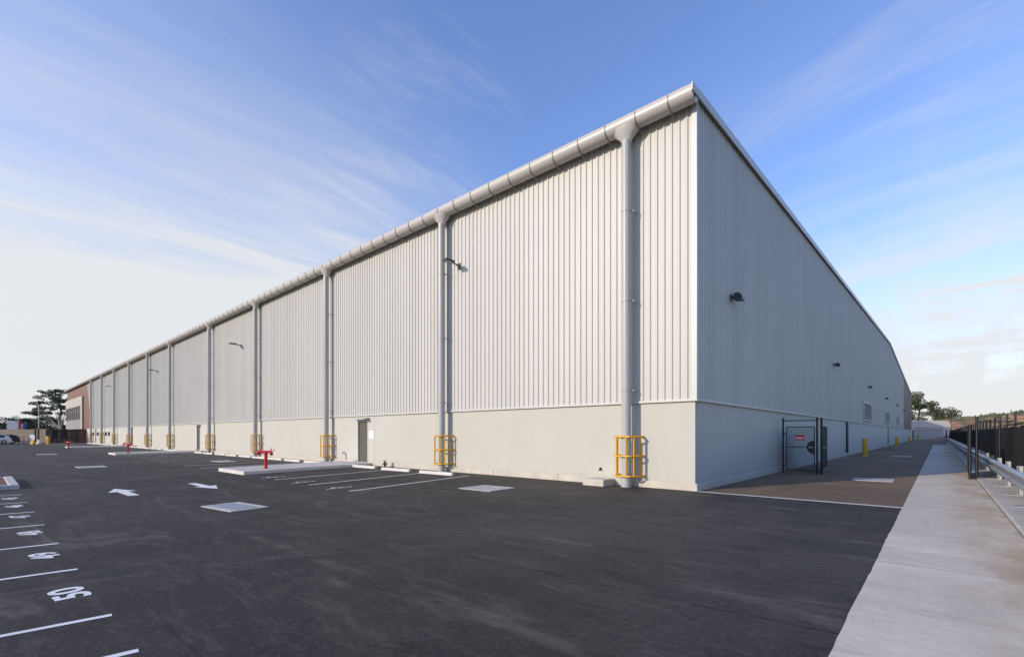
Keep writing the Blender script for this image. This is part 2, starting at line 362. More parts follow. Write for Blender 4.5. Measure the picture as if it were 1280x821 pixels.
# bay lines along the wall: skewed slightly
SK = -.205
def fx(x, y): return x + SK*(y+6.5)
for x in (-7.16, -9.6, -12.16): line(x, -6.5, fx(x,-.9), -.9, .09)
for k in range(9): x = -20.4-2.5*k; line(x, -6.5, fx(x,-.9), -.9, .09)
for k in range(10): x = -45.8-2.5*k; line(x, -6.5, fx(x,-.9), -.9, .09)
for k in range(12): x = -74-2.5*k; line(x, -6.5, fx(x,-.9), -.9, .09)
def wheelchair(cx, cy):
    s = .52
    def q(u, v): return (cx+u*s, cy+v*s)
    m = MB(); z = .004
    def disc(u, v, r, r2=0, n=18):
        if not r2: m.add([(*q(u+r*math.cos(2*math.pi*i/n), v+r*math.sin(2*math.pi*i/n)), z) for i in range(n)], [tuple(range(n))])
        else:
            vv = []
            for i in range(n): a = 2*math.pi*i/n; vv += [(*q(u+r*math.cos(a), v+r*math.sin(a)), z), (*q(u+r2*math.cos(a), v+r2*math.sin(a)), z)]
            m.add(vv, [(2*i, (2*i+2) % (2*n), (2*i+3) % (2*n), 2*i+1) for i in range(n)])
    def bar(u0, v0, u1, v1, w=.1):
        d = Vector((u1-u0, v1-v0)).normalized(); nx, ny = -d.y*w/2, d.x*w/2
        m.add([(*q(u0-nx,v0-ny),z),(*q(u1-nx,v1-ny),z),(*q(u1+nx,v1+ny),z),(*q(u0+nx,v0+ny),z)], [(0,1,2,3)])
    disc(-.02, .80, .12); bar(-.02,.7,0,.12); bar(0,.28,.22,.28,.08); disc(-.03, -.02, .34, .23); bar(.06,.1,.3,.08,.09); bar(.25,.08,.28,-.78,.09); bar(.27,-.76,.42,-.78,.08)
    m.build('accessible_symbol', M_['white'], asphalt, recalc=False)
for x, y in ((-8.2,-6.3), (-10.65,-6.25), (-13.25,-6.15)): wheelchair(x, y)

# pit covers
def pit(x0, x1, y0, y1, label, skew=0, grate=False, name='pit_cover'):
    cx, cy = (x0+x1)/2, (y0+y1)/2
    e = empty(name, (cx, cy, 0), skew); tag(e, label, 'pit cover', 'concrete pit covers set in the paving')
    hx, hy = (x1-x0)/2, (y1-y0)/2
    m = MB(); w = .09
    for a in ((-hx,hx,-hy,-hy+w),(-hx,hx,hy-w,hy),(-hx,-hx+w,-hy+w,hy-w),(hx-w,hx,-hy+w,hy-w)): m.box(*a, .0, .016)
    m.build('frame', M_['island'], e)
    MB().box(-hx+w+.012, hx-w-.012, -hy+w+.012, hy-w-.012, .003, .013).build('lid', M_['pit'], e)
    if grate:
        g = MB(); n = 15; wx = (2*hx-2*w-.1)/n
        for i in range(n):
            a = -hx+w+.05+i*wx; g.box(a+.012, a+wx-.02, -hy+w+.06, hy-w-.06, .0125, .019)
        g.build('ribs', M_['grate'], e)
    MB().box(-hx+w+.003, hx-w-.003, -hy+w+.003, hy-w-.003, .001, .0035).build('joint', M_['gap'], e)
pit(-7.05,-5.75,-10.05,-9.25, 'large ribbed rectangular pit cover in the dark asphalt near the arrows', R(8), True)
pit(-5.42,-4.2,-4.0,-2.86, 'plain square concrete pit cover in front of the wall near the corner', R(3))
pit(2.82,3.95,6.75,7.95, 'square pit cover in the brown driveway near the open gate')
pit(-26.1,-24.7,-10.25,-9.2, 'plain pit cover in the lane left of the bays, the nearer of two')
pit(-47.3,-45.7,-10.3,-9.2, 'plain pit cover far along the lane, the farther of two')
pit(-26.8,-25.0,-4.3,-3.4, 'pale pit cover lying between the painted parking lines')
pit(2.6,3.7,29.2,31.0, 'pit cover far down the shaded driveway')

# ------------------------------------------------------------------ warehouse
ZD, ZE, ZR = 2.57, 11.0, 14.15     # dado top, eave, ridge
YE, YR = 138.8, 69.5
SL = (ZR-11.2)/YR
def eave(y): return 11.08 + SL*(y if y < YR else YE-y)
W = tag(empty('warehouse', (0,0,0)), 'long pale grey ribbed steel warehouse on a cream concrete base', 'warehouse')
def rib_sheet(name, mt, axis, a0, a1, z0, z1, base, sg, pitch=.225, d=.031):
    """trapezoidal ribbed sheet; z0, z1 functions of the coordinate along the wall"""
    m = MB(); prof = []; n = int(round(abs(a1-a0)/pitch)); st = (a1-a0)/n; sgn = 1 if st > 0 else -1; p = abs(st)
    for i in range(n):
        a = a0 + i*st
        for u, o in ((0,0),(p*.55,0),(p*.66,d),(p*.86,d),(p*.97,0)): prof.append((a+sgn*u, o))
    prof.append((a1, 0)); vs = []
    for a, o in prof:
        b = base + sg*o
        for z in (z0(a), z1(a)): vs.append((a,b,z) if axis == 'x' else (b,a,z))
    m.add(vs, [(2*i, 2*i+2, 2*i+3, 2*i+1) for i in range(len(prof)-1) if not (abs(vs[2*i][2]-vs[2*i+1][2]) < 1e-4 and abs(vs[2*i+2][2]-vs[2*i+3][2]) < 1e-4)])
    return m.build(name, mt, W, recalc=False)
def zdiag(x):  # slanted boundary between grey sheets and the red office cladding
    if x > -104.4: return ZD
    return min(ZE, ZD + (-104.4-x)/5.6*(ZE-ZD))
rib_sheet('side_cladding', CLAD, 'x', -.06, -110.2, zdiag, lambda x: ZE, -.02, -1)
rib_sheet('office_cladding', M_['red'], 'x', -104.5, -138.2, lambda x: ZD, lambda x: max(ZD, zdiag(x)-.01), -.016, -1, pitch=.3, d=.02)
rib_sheet('end_cladding', CLAD, 'y', .06, 103.6, lambda y: ZD, lambda y: eave(y)-.1, .02, 1)
rib_sheet('office_end_cladding', M_['redshade'], 'y', 103.7, YE, lambda y: ZD, lambda y: eave(y)-.1, .018, 1, pitch=.3, d=.02)
# flashings
def part(name, mt, f, parent=W, **kw):
    m = MB(); f(m); return m.build(name, mt, parent, **kw)
part('corner_flashing', M_['trim'], lambda m: (m.box(-.09,.062,-.064,-.057,ZD,ZE+.16), m.box(.056,.063,-.057,.075,ZD,ZE+.16)))
part('diagonal_flashing', M_['trim'], lambda m: m.prism([(-104.3,ZD),(-104.55,ZD),(-110.1,ZE),(-109.85,ZE)], 'y', -.075, -.058))
def base_flash(m):
    m.box(-104.4, .064, -.072, -.003, ZD-.028, ZD+.012); m.box(-104.4, .07, -.078, -.072, ZD-.05, ZD-.01)
    m.box(.002, .072, -.003, 138.8, ZD-.028, ZD+.012); m.box(.072,.078,-.078,138.8,ZD-.05,ZD-.01)
part('base_flashing', M_['trim'], base_flash)
part('end_joint_flashing', M_['trim'], lambda m: m.box(.02,.07,103.45,103.75,ZD+.02,eave(103.6)-.12))
# precast dado panels, doors left open
doors = [(-17.82,-16.81), (-45.5,-44.5), (-73.4,-72.4), (-101.3,-100.3)]
pj = [0, -11.35, -16.2, -21.95, -31.6, -36.4, -41.7, -53.9, -63.5, -73.4-.8, -83.4, -93.5, -104.4]
for a, b in zip(pj, pj[1:]):
    m = MB(); a2, b2 = a-.006, b+.006
    ds = [d for d in doors if d[0] > b and d[1] < a]
    x = a2
    for d in ds:
        m.box(d[1], x, 0, .18, 0, ZD-.03); m.box(d[0], d[1], 0, .18, 2.28, ZD-.03); x = d[0]
    m.box(b2, x, 0, .18, 0, ZD-.03)
    m.build('precast_panel', M_['precast'], W)
part('precast_panel', M_['precast'], lambda m: m.box(-111.2,-104.41,0,.18,0,ZD-.03))
yj = [.18, 9.9, 19.7, 29.1, 38.9, 48.7, 58.5, 67.6, 77.5, 87.3, 97, 107, 117, 127, 138.8]
for a, b in zip(yj, yj[1:]):
    part('precast_panel', M_['precast'], lambda m: m.box(-.18, 0, a+.006, b-.006, 0, ZD-.03))
part('inner_lining', M_['gap'], lambda m: (m.box(-137,-.2,.2,.24,0,10.9), m.box(-.24,-.2,.25,138,0,11.1)))
# plinth, cast in lengths, broken at the doors
xs = [.08]; x = -1.6
while x > -104: xs.append(x); x -= 3.1
xs.append(-104.4)
for a, b in zip(xs, xs[1:]):
    cut = [d for d in doors if d[0] < a and d[1] > b]
    seg = [(b+.004, a-.004)]
    for d in cut:
        seg = [s for (p, q) in seg for s in ((p, min(q, d[0]-.1)), (max(p, d[1]+.1), q)) if s[1]-s[0] > .05]
    for p, q in seg:
        part('plinth_block', M_['plinth'], lambda m: m.cbox(p, q, -.08, -.002, 0, .2 + .006*math.sin(p*3), .012))
ysq = [-.076+.08]; y = 3.4
while y < 138: ysq.append(y); y += 3.6
for a, b in zip(ysq, ysq[1:]):
    part('plinth_block', M_['plinth'], lambda m: m.cbox(.002, .08, a+.003, b-.003, 0, .2, .012))
# roof
def roofm(m):
    for (ya, za, yb, zb) in ((-.10, eave(-.1)-.03, YR, eave(YR)-.03), (YR, eave(YR)-.03, YE+.4, eave(YE+.4)-.03)):
        m.add([(.10,ya,za),(.10,yb,zb),(-138.6,yb,zb),(-138.6,ya,za),(.10,ya,za-.06),(.10,yb,zb-.06),(-138.6,yb,zb-.06),(-138.6,ya,za-.06)],
              [(0,1,2,3),(7,6,5,4),(0,4,5,1),(3,2,6,7),(0,3,7,4)])
part('roof', M_['roof'], roofm)
def barge(m):
    for (ya, yb) in ((-.62, YR), (YR, YE+.5)):
        za, zb = eave(ya), eave(yb)
        for (xa, xb, up, dn) in ((.125,.16,0,-.21), (-.02,.16,.03,.002)):
            yc, zc_ = (ya,za) if up == 0 or ya > 0 else (-.18, eave(-.18))
            vs = [(x, y, z+o) for (y, z) in ((yc,zc_),(yb,zb)) for x in (xa,xb) for o in (dn,up)]
            m.add(vs, [(0,2,3,1),(4,5,7,6),(0,1,5,4),(2,6,7,3),(1,3,7,5),(0,4,6,2)])
part('barge_flashing', M_['trim'], barge)
part('rear_wall', CLAD, lambda m: (m.box(-138.2,-.2,YE-.1,YE,0,11.1), m.box(-138.4,-138.2,.3,YE-.1,0,11.1)))
# gutter: big half-round with rolled top edge
GY, GZ, GR = -.335, 10.935, .255
g = MB(); prof = []
for i in range(27):
    a = R(-12 - 205*i/26 + 0) if False else R(20 - 235*i/26)
    prof.append((GY-(-math.cos(a))*0 + GR*math.cos(a), GZ + GR*math.sin(a)))
inner = [(GY+(GR-.012)*math.cos(R(20-235*i/26)), GZ+(GR-.012)*math.sin(R(20-235*i/26))) for i in range(27)]
ring = prof + inner[::-1]
vs = []
for x in (.10, -138.6): vs += [(x, y, z) for y, z in ring]
n = len(ring)
g.add(vs, [(i, (i+1) % n, n+(i+1) % n, n+i) for i in range(n)], True)
gut = g.build('gutter', M_['gutter'], W)
e = MB(); e.prism([(GY+GR*math.cos(R(t)), GZ+GR*math.sin(R(t))) for t in range(20, -216, -10)]+[(GY+.2, GZ+.16), (GY-.1,GZ+.2)], 'x', .102, .122); e.build('gutter_end', M_['trim'], gut)
def strap_mb(m, x):
    w = .014; r0, r1 = GR+.004, GR+.022
    A = [R(160 + 130*i/12) for i in range(13)]
    P = [(GY+r1*math.cos(a), GZ+r1*math.sin(a)) for a in A]; Q = [(GY+r0*math.cos(a), GZ+r0*math.sin(a)) for a in A]
    vs = [(x-w,y,z) for y, z in P]+[(x+w,y,z) for y, z in P]+[(x+w,y,z) for y, z in Q]+[(x-w,y,z) for y, z in Q]
    n = len(P)
    for k in range(4):
        for i in range(n-1): m.f.append(tuple(len(m.v)+j for j in (k*n+i, k*n+i+1, ((k+1) % 4)*n+i+1, ((k+1) % 4)*n+i))); m.sm.append(False)
    m.v += vs
    m.tube([(x, GY+r1*math.cos(R(265)), GZ+r1*math.sin(R(265))), (x, -.05, GZ-GR-.10)], .014, 5, smooth=False)
sx = [-.56-1.0*k for k in range(137)]
m0 = MB(); strap_mb(m0, 0); s0 = m0.build('gutter_strap', M_['strap'], gut); s0.location.x = sx[0]
for x in sx[1:97]:
    c = s0.copy(); COL.objects.link(c); c.parent = gut; c.location.x = x
m = MB()
for x in sx[97:]: strap_mb(m, x)
m.build('gutter_strap', M_['strap'], gut, kind='stuff')
# downpipes with rain heads
PX = [-1.95, -10.55, -20.56, -30.79, -40.8, -53.15, -62.7, -72.6, -82.6, -92.7, -103.2]
PY, PR = -.35, .142
def downpipe():
    m = MB(); m.tube([(0,0,0),(0,0,10.42)], PR, 24)
    p = m.build('downpipe', M_['pipe'], W)
    h = MB(); h.tube([(0,0,10.34),(0,0,10.42),(0,0,10.48),(0,0,10.66),(0,0,10.80)], .2, 28, rs=[.16,.165,.20,.38,.44]); 
    h.v = [(a, b*.62+.03, c) for a, b, c in h.v]; h.build('rain_head', M_['gutter'], p)
    for z in (2.9, 5.6, 8.3):
        b = MB(); b.tube([(0,0,z-.022),(0,0,z+.022)], PR+.01, 24); b.box(-.16,.2,.06,.085,z-.022,z+.022)
        b.box(.17,.2,.05,.33,z-.015,z+.015)
        b.build('pipe_clamp', M_['pipe'], p)
    m = MB(); m.tube([(0,0,0),(0,0,.42)], PR+.012, 24); m.build('pipe_foot', M_['pipe'], p)
    return p
dp = downpipe()
for i, x in enumerate(PX):
    p = dp if i == 0 else copy_tree(dp, W)
    p.location = (x, PY, 0)
# doors
for k, (a, b) in enumerate(doors):
    d = part('door', M_['door'], lambda m: (m.box(a+.05, b-.05, .06, .1, .14, 2.22),))
    part('door_frame', M_['trim'], lambda m: (m.box(a,a+.05,-.012,.12,.14,2.28), m.box(b-.05,b,-.012,.12,.14,2.28), m.box(a+.05,b-.05,-.012,.12,2.22,2.28)), d)
    part('handle', M_['chrome'], lambda m: (m.box(b-.15,b-.08,.045,.06,1.05,1.25), m.tube([(b-.11,.05,1.15),(b-.11,.0,1.15),(b-.24,.0,1.15)], .011, 8)), d)
    part('threshold', M_['island'], lambda m: m.box(a,b,-.08,.18,0,.14), d)
    part('door_hood', M_['trim'], lambda m: m.prism([(-.07,2.36),(-.34,2.33),(-.34,2.355),(-.07,2.44)], 'x', a-.12, b+.14))
# office front
fr = part('window_surround', M_['panel'], lambda m: (m.box(-138.1,-114.1,-.3,-.04,6.93,8.7), m.box(-116.0,-114.1,-.3,-.04,2.5,6.93), m.box(-138.1,-137.6,-.3,-.04,2.5,6.93)))
part('lower_panel', M_['grey'], lambda m: m.box(-137.6,-116.0,-.28,-.04,2.5,4.35), fr)
win = part('office_window', M_['glass'], lambda m: m.box(-137.6,-116.0,-.2,-.15,4.35,6.93))
def mull(m):
    for k in range(8): x = -116.06-k*3.07; m.box(x-.05,x+.05,-.26,-.2,4.38,6.9)
    m.box(-137.5,-116.0,-.25,-.21,6.0,6.07); m.box(-137.5,-116.0,-.32,-.2,4.352,4.42)
part('window_frame', M_['strap'], mull, win)
part('office_base', M_['brick'], lambda m: m.box(-138.2,-111.2,-.02,.2,0,2.56))
part('entry_glazing', M_['glass'], lambda m: m.box(-134,-121,-.06,-.03,.1,2.4))
# louvre vents on the end wall
for k, (a, b, z0, z1) in enumerate(((39.1,45.3,2.88,4.38), (61.8,68.4,2.95,4.32), (83.2,89.0,3.0,4.28))):
    v = part('louvre_vent', M_['louv'], lambda m: m.box(.058,.075,a,b,z0,z1))
    part('vent_frame', M_['trim'], lambda m: (m.box(.058,.15,a-.16,a,z0-.1,z1+.1), m.box(.058,.15,b,b+.16,z0-.1,z1+.1), m.box(.058,.15,a,b,z1,z1+.1), m.box(.058,.15,a,b,z0-.1,z0)), v)
    def bl(m):
        n = 9
        for i in range(n):
            z = z0+.02+(z1-z0)*i/n
            m.prism([(.078,z+.1),(.14,z),(.15,z+.012),(.088,z+.112)], 'y', a+.01, b-.01)
    part('vent_blade', M_['blade'], bl, v)
part('dark_strip', M_['black'], lambda m: m.box(.002,.10,29.0,29.55,.22,2.5))  # narrow black strips on the base of the end wall
part('dark_strip', M_['black'], lambda m: m.box(.002,.06,67.2,67.7,.22,2.5))

# ------------------------------------------------------------------ yellow pipe guards
def guard():
    e = empty('pipe_guard')
    C = [(-.38,.33),(-.38,-.0),(-.22,-.2),(.22,-.2),(.38,.0),(.38,.33)]
    for z in (.33, .93, 1.51):
        m = MB(); 
        for a, b in zip(C, C[1:]):
            d = (Vector(b)-Vector(a)).normalized()*.004
            m.tube([(a[0]-d.x,a[1]-d.y,z),(b[0]+d.x,b[1]+d.y,z)], .032, 8)
        for s in (-1,1): m.box(s*.38-.035,s*.38+.035,.33,.342,z-.045,z+.045)
        m.build('guard_ring', M_['yellow'], e)
    for x, y in ((-.38,.14),(-.22,-.2),(.10,-.2),(.30,-.1),(.38,.14)):
        MB().tube([(x,y,.31),(x,y,1.53)], .028, 8).build('guard_bar', M_['yellow'], e)
    return e
g0 = guard()
place = ['nearest the building corner', 'second from the building corner, near the grey door', 'third from the corner, above the first island',
         'fourth from the corner, behind the nearest red hydrant', 'fifth from the building corner', 'sixth from the building corner', 'seventh from the corner, left of the second island',
         'eighth from the corner, near the third grey door', 'ninth from the building corner', 'tenth from the building corner', 'farthest along the long wall']
for i, x in enumerate(PX):
    c = g0 if i == 0 else copy_tree(g0)
    c.location = (x, -.345, 0); tag(c, 'yellow tube guard around a downpipe, '+place[i], 'pipe guard', 'yellow guards round the downpipes')

# ------------------------------------------------------------------ wall lights
def arm_light():
    e = empty('wall_light')
    MB().box(-.09,.09,-.02,.0,-.12,.12).build('mounting_plate', M_['lamp'], e)
    MB().tube([(0,-.02,0),(0,-.20,.04),(0,-.38,.05)], .03, 8).build('arm', M_['lamp'], e)
    MB().cbox(-.15,.15,-.82,-.34,.03,.12,.03).build('lamp_head', M_['lamp'], e)
    MB().box(-.11,.11,-.78,-.4,.02,.03).build('lamp_lens', M_['lens'], e)
    return e
a0 = arm_light()
for i, (x, z, t) in enumerate(((-9.78,8.55,'right of the second downpipe'), (-34.3,8.25,'between the fourth and fifth downpipes'), (-59.4,8.5,'between the sixth and seventh downpipes'), (-85.2,8.45,'farthest along the long wall'))):
    c = a0 if i == 0 else copy_tree(a0)
    c.location = (x, -.058, z); tag(c, 'black arm floodlight high on the long wall, '+t, 'wall light', 'arm lights on the long wall')
def bulkhead():
    e = empty('wall_light')
    MB().box(.0,.03,-.1,.1,-.1,.1).build('mounting_plate', M_['lamp'], e)
    MB().tube([(.03,0,0),(.14,0,-.01)], .035, 8).build('arm', M_['lamp'], e)
    h = MB(); h.prism([(.10,-.12),(.36,-.15),(.34,.02),(.24,.10),(.10,.08)], 'y', -.16, .16); h.build('lamp_head', M_['lamp'], e)
    MB().tube([(.30,-.05,-.03),(.372,-.05,-.05)], .035, 10).build('sensor', M_['lens'], e)
    return e
b0 = bulkhead()
for i, (y, t) in enumerate(((2.95,'nearest the building corner'), (23.2,'second from the corner'), (42.9,'above the nearest louvre vent'), (62.1,'above the second louvre vent'), (81.7,'above the farthest louvre vent'), (100.5,'beside the change to red cladding'))):
    c = b0 if i == 0 else copy_tree(b0)
    c.location = (.056, y, 6.03); tag(c, 'small black floodlight on the shaded end wall, '+t, 'wall light', 'small lights on the end wall')

# small wall boxes far along, tap, signs
for x, t in ((-102.9,'left of the farthest door'), (-98.4,'just right of the farthest door'), (-95.6,'third from the left'), (-93.9,'second from the right'), (-91.0,'between the last two guards'), (-88.4,'rightmost of the row')):
    e = empty('wall_box', (x, 0, 1.6)); tag(e, 'small black box on the far cream base wall, '+t, 'wall box', 'row of black boxes on the far wall')
    MB().cbox(-.32,.32,-.16,-.004,-.28,.28,.03).build('box_body', M_['lamp'], e); MB().box(-.2,.2,-.17,-.16,-.14,.12).build('box_face', M_['blk2'], e)
e = empty('garden_tap', (-19.15,-.004,.55)); tag(e, 'small brass tap on the wall left of the grey door', 'tap')
MB().tube([(0,0,0),(0,-.12,0),(0,-.14,-.08)], .02, 8).build('spout', M_['zinc'], e); MB().tube([(-.06,-.07,.07),(.06,-.07,.07)], .014, 6).tube([(0,-.07,0),(0,-.07,.07)], .012, 6).build('tap_handle', M_['zinc'], e)
MB().tube([(.16,0,-.02),(.16,-.03,-.02),(.16,-.03,-.5)], .02, 6).build('feed_pipe', M_['zinc'], e)
e = empty('garden_tap', (-3.05,-.004,.47)); tag(e, 'tiny dark outlet low on the wall near the corner guard', 'tap')
MB().tube([(0,0,0),(0,-.07,0),(0,-.09,-.04)], .022, 8).build('spout', M_['blk2'], e); MB().tube([(0,0,0),(0,-.012,0)], .05, 12).build('backplate', M_['blk2'], e)
e = empty('notice_sign', (-16.5,-.002,1.56)); tag(e, 'small blank white notice on the wall right of the nearest door', 'notice')
MB().box(-.22,.22,-.008,0,-.2,.2).build('notice_board', M_['signw'], e)
for s in (-1,1): MB().tube([(s*.19,-.008,.17),(s*.19,-.013,.17)], .01, 8).build('screw', M_['zinc'], e)
e = empty('valve', (-14.65,-.42,0)); tag(e, 'small dark water valve on the ground by the second wheel stop', 'valve')
MB().tube([(0,0,0),(0,0,.28)], .05, 10).tube([(-.14,0,.16),(.14,0,.16)], .04, 8).build('valve_body', M_['blk2'], e); MB().tube([(0,0,.30),(0,0,.32)], .11, 14).tube([(0,0,.28),(0,0,.30)], .02, 8).build('hand_wheel', M_['zinc'], e)

# ------------------------------------------------------------------ islands, wheel stops, corner block
def island(name, x0, x1, label, y1=-.085, shift=SK):
    m = MB(); ya = -6.5; w = .15
    def q(x, y): return x + shift*(y-ya)
    f = [(x0,ya),(x1,ya),(q(x1,y1),y1),(q(x0,y1),y1)]
    e = empty(name, (0,0,0)); tag(e, label, 'kerb island', 'raised concrete islands in front of the doors')
    inn = [(x0+w,ya+w),(x1-w,ya+w),(q(x1,y1)-w,y1),(q(x0,y1)+w,y1)]
    for k, (A, B) in enumerate(((0,1),(1,2),(3,0))):
        m = MB(); P = [f[A], f[B], inn[B], inn[A]]
        if k == 0: P = [f[0], f[1], inn[1], inn[0]]
        m.add([(x,y,z) for z in (0,.13) for x,y in P], [(3,2,1,0),(4,5,6,7),(0,1,5,4),(1,2,6,5),(2,3,7,6),(3,0,4,7)])
        m.build('kerb', M_['kerb'], e)
    m = MB(); m.add([(x,y,z) for z in (0,.127) for x,y in inn], [(3,2,1,0),(4,5,6,7),(0,1,5,4),(1,2,6,5),(2,3,7,6),(3,0,4,7)])
    m.build('paving', M_['island'], e)
island('kerb_island', -17.95, -15.05, 'raised concrete island strip leading to the nearest door')
island('kerb_island', -43.6, -40.8, 'raised concrete island strip leading to the second door')
island('kerb_island', -71.0, -68.3, 'raised concrete island strip leading to the third door')
ws = MB(); ws.prism([(-.075,0),(.075,0),(.065,.075),(.045,.11),(-.045,.11),(-.065,.075)], 'x', -.96, .96)
ws0 = ws.build('wheel_stop', M_['kerb']); first = True
def stops(x0, n, where, y=-1.15, step=-2.52):
    global first
    for k in range(n):
        o = ws0 if first else ws0.copy()
        if not first: COL.objects.link(o)
        first = False
        o.location = (x0+step*k, y+random.uniform(-.05,.05), .001); o.rotation_euler.z = random.uniform(-.02,.02)+R(2)
        tag(o, 'white concrete wheel stop, %s of the row %s' % (ORD[k], where), 'wheel stop', 'wheel stops in front of the long wall')
stops(-9.75, 3, 'between corner and first island', -1.28, -2.7)
stops(-20.4, 9, 'between first and second islands')
stops(-45.9, 9, 'between second and third islands')
stops(-73.6, 11, 'beyond the third island')
tag(MB().cbox(-3.25,-2.5,-.75,-.09,0,.2,.015).build('concrete_block', M_['plinth']), 'short cream concrete block against the wall left of the corner guard', 'block')
# planter island in the row at left
e = empty('planter_island', (-16.9,-15.2,0)); tag(e, 'kerbed garden bed of brown bark between the numbered bays', 'planter')
m = MB()
for a in ((-2.1,2.1,2.4,2.62),(-2.1,2.1,-2.62,-2.4),(-2.1,-1.88,-2.4,2.4),(1.88,2.1,-2.4,2.4)): m.cbox(*a, 0, .13, .02)
m.build('kerb', M_['island'], e)
MB().box(-1.87,1.87,-2.39,2.39,0,.10).build('bark_bed', M_['mulch'], e)

# ------------------------------------------------------------------ red hydrant boosters
def hydrant():
    e = empty('fire_hydrant')
    MB().tube([(0,0,0),(0,0,.02)], .12, 16).tube([(0,0,.02),(0,0,.66)], .065, 16).build('riser', M_['redp'], e)
    MB().tube([(0,0,.60),(0,0,.64)], .1, 14).build('flange', M_['redp'], e)
    MB().tube([(-.24,0,.71),(.24,0,.71)], .055, 14).tube([(0,0,.64),(0,0,.72)], .07, 14).build('crosspiece', M_['redp'], e)
    for s in (-1,1):
        MB().tube([(s*.22,0,.71),(s*.29,-.06,.66),(s*.32,-.11,.60)], .06, 12, rs=[.055,.062,.07]).build('outlet', M_['redp'], e)
        MB().tube([(s*.24,0,.76),(s*.24,0,.84)], .014, 8).tube([(s*.24,0,.83),(s*.24,0,.85)], .055, 12).tube([(s*.30,0,.73),(s*.4,0,.79)], .02, 8).build('valve_handle', M_['redp'], e)
    return e
h0 = hydrant(); h0.location = (-16.3,-5.2,.128); h0.rotation_euler.z = R(35)
tag(h0, 'red twin-outlet fire hydrant on the nearest concrete island', 'hydrant', 'red fire hydrants on the islands')
for (x, y, t) in ((-41.7,-5.6,'red twin-outlet fire hydrant on the second concrete island'), (-63.9,-6.9,'red twin-outlet fire hydrant standing farthest down the car park')):
    c = copy_tree(h0); c.location = (x,y,.128 if x > -60 else 0); tag(c, t)

# ------------------------------------------------------------------ bollards
def bollard(x, y, h, r, label, group='yellow bollards along the end wall'):
    e = empty('bollard', (x,y,0)); tag(e, label, 'bollard', group)
    MB().tube([(0,0,0),(0,0,h-.03),(0,0,h)], r, 20, rs=[r,r,r*.9]).build('post', M_['yellow'], e)
    MB().tube([(0,0,0),(0,0,.03)], r+.04, 20).build('base_collar', M_['kerb'], e)
bollard(1.15,28.9,1.26,.165,'thick yellow bollard nearest the gate by the shaded wall')
bollard(.9,68.3,1.2,.17,'yellow bollard second from the gate')
bollard(.85,105,1.2,.18,'yellow bollard third from the gate')
bollard(1.5,132,1.2,.18,'yellow bollard farthest along the end wall')

# ------------------------------------------------------------------ security gate
G = empty('security_gate', (0,9.0,0)); tag(G, 'black chain mesh pedestrian gate with red sign plate on it', 'gate')
for x in (.24, 1.45): MB().tube([(x,0,0),(x,0,2.22)], .035, 12).tube([(x,0,2.22),(x,0,2.26)], .042, 12).build('post', M_['black'], G)
MB().tube([(.24,0,2.14),(1.45,0,2.14)], .02, 8).build('top_rail', M_['black'], G)
leaf = MB()
for a, b in (((.36,0,.12),(.36,0,1.88)),((1.36,0,.12),(1.36,0,1.88)),((.36,0,1.88),(1.36,0,1.88)),((.36,0,.12),(1.36,0,.12)),((.36,0,1.06),(1.1,0,1.06))): leaf.tube([a,b], .017, 8)
leaf.build('leaf_frame', M_['black'], G)
def chain(m, x0, x1, z0, z1, y, p=.075, r=.0045):
    for s in (1,-1):
        c = -(z1-z0)
        while c < x1-x0:
            pts = []
            a0 = max(0, c) ; a1 = min(x1-x0, c+(z1-z0))
            if a1 > a0:
                u0, w0 = a0, a0-c; u1, w1 = a1, a1-c
                if s < 0: w0, w1 = (z1-z0)-w0, (z1-z0)-w1
                m.tube([(x0+u0, y, z0+w0), (x0+u1, y, z0+w1)], r, 3, cap=False)
            c += p
m = MB(); chain(m, .37, 1.35, .13, 1.87, 0); m.build('mesh', M_['black'], G)
m = MB(); m.prism([(1.37,.82),(1.37,1.30)]+[(1.36+.27*math.cos(R(t)),1.06+.27*math.sin(R(t))) for t in range(100,261,10)], 'y', -.03, .03); m.build('lock_shield', M_['black'], G)
MB().box(1.16,1.32,-.05,-.035,1.04,1.075).tube([(1.3,-.03,1.06),(1.3,-.05,1.06)], .03, 10).build('latch', M_['chrome'], G)
sg = MB().box(.70,1.0,-.03,-.022,1.34,1.56).build('sign_plate', M_['signr'], G)
MB().box(.73,.97,-.033,-.0305,1.40,1.455).build('sign_band', M_['signw'], sg)
for z in (.3, 1.6): MB().box(.2,.37,-.03,.03,z-.02,z+.02).build('hinge', M_['black'], G)
def leaf_gate(name, x, y, rz, L, label, h=1.9, ph=2.25):
    e = empty(name, (x,y,0), rz); tag(e, label, 'gate leaf', 'leaves of the open driveway gate')
    MB().tube([(0,0,0),(0,0,ph)], .042, 14).build('hinge_post', M_['black'], e)
    fr_ = MB()
    for a, b in (((.12,0,.1),(.12,0,h)),((L,0,.1),(L,0,h)),((.12,0,h),(L,0,h)),((.12,0,.1),(L,0,.1)),((.12,0,1.0),(L,0,1.0))): fr_.tube([a,b], .025, 8)
    fr_.build('leaf_frame', M_['black'], e)
    MB().box(.12,L,-.006,.006,.1,h).build('screen', M_['cloth'], e)
    for z in (.35,1.15): MB().box(.03,.14,-.03,.03,z,z+.05).build('hinge', M_['steel'], e)
leaf_gate('gate_leaf', 1.60, 9.0, R(95.2), 3.0, 'black mesh driveway gate leaf swung open beside the pedestrian gate')
leaf_gate('gate_leaf', 5.90, 9.75, R(89.0), 3.0, 'black mesh driveway gate leaf swung open on the concrete path', ph=1.92)

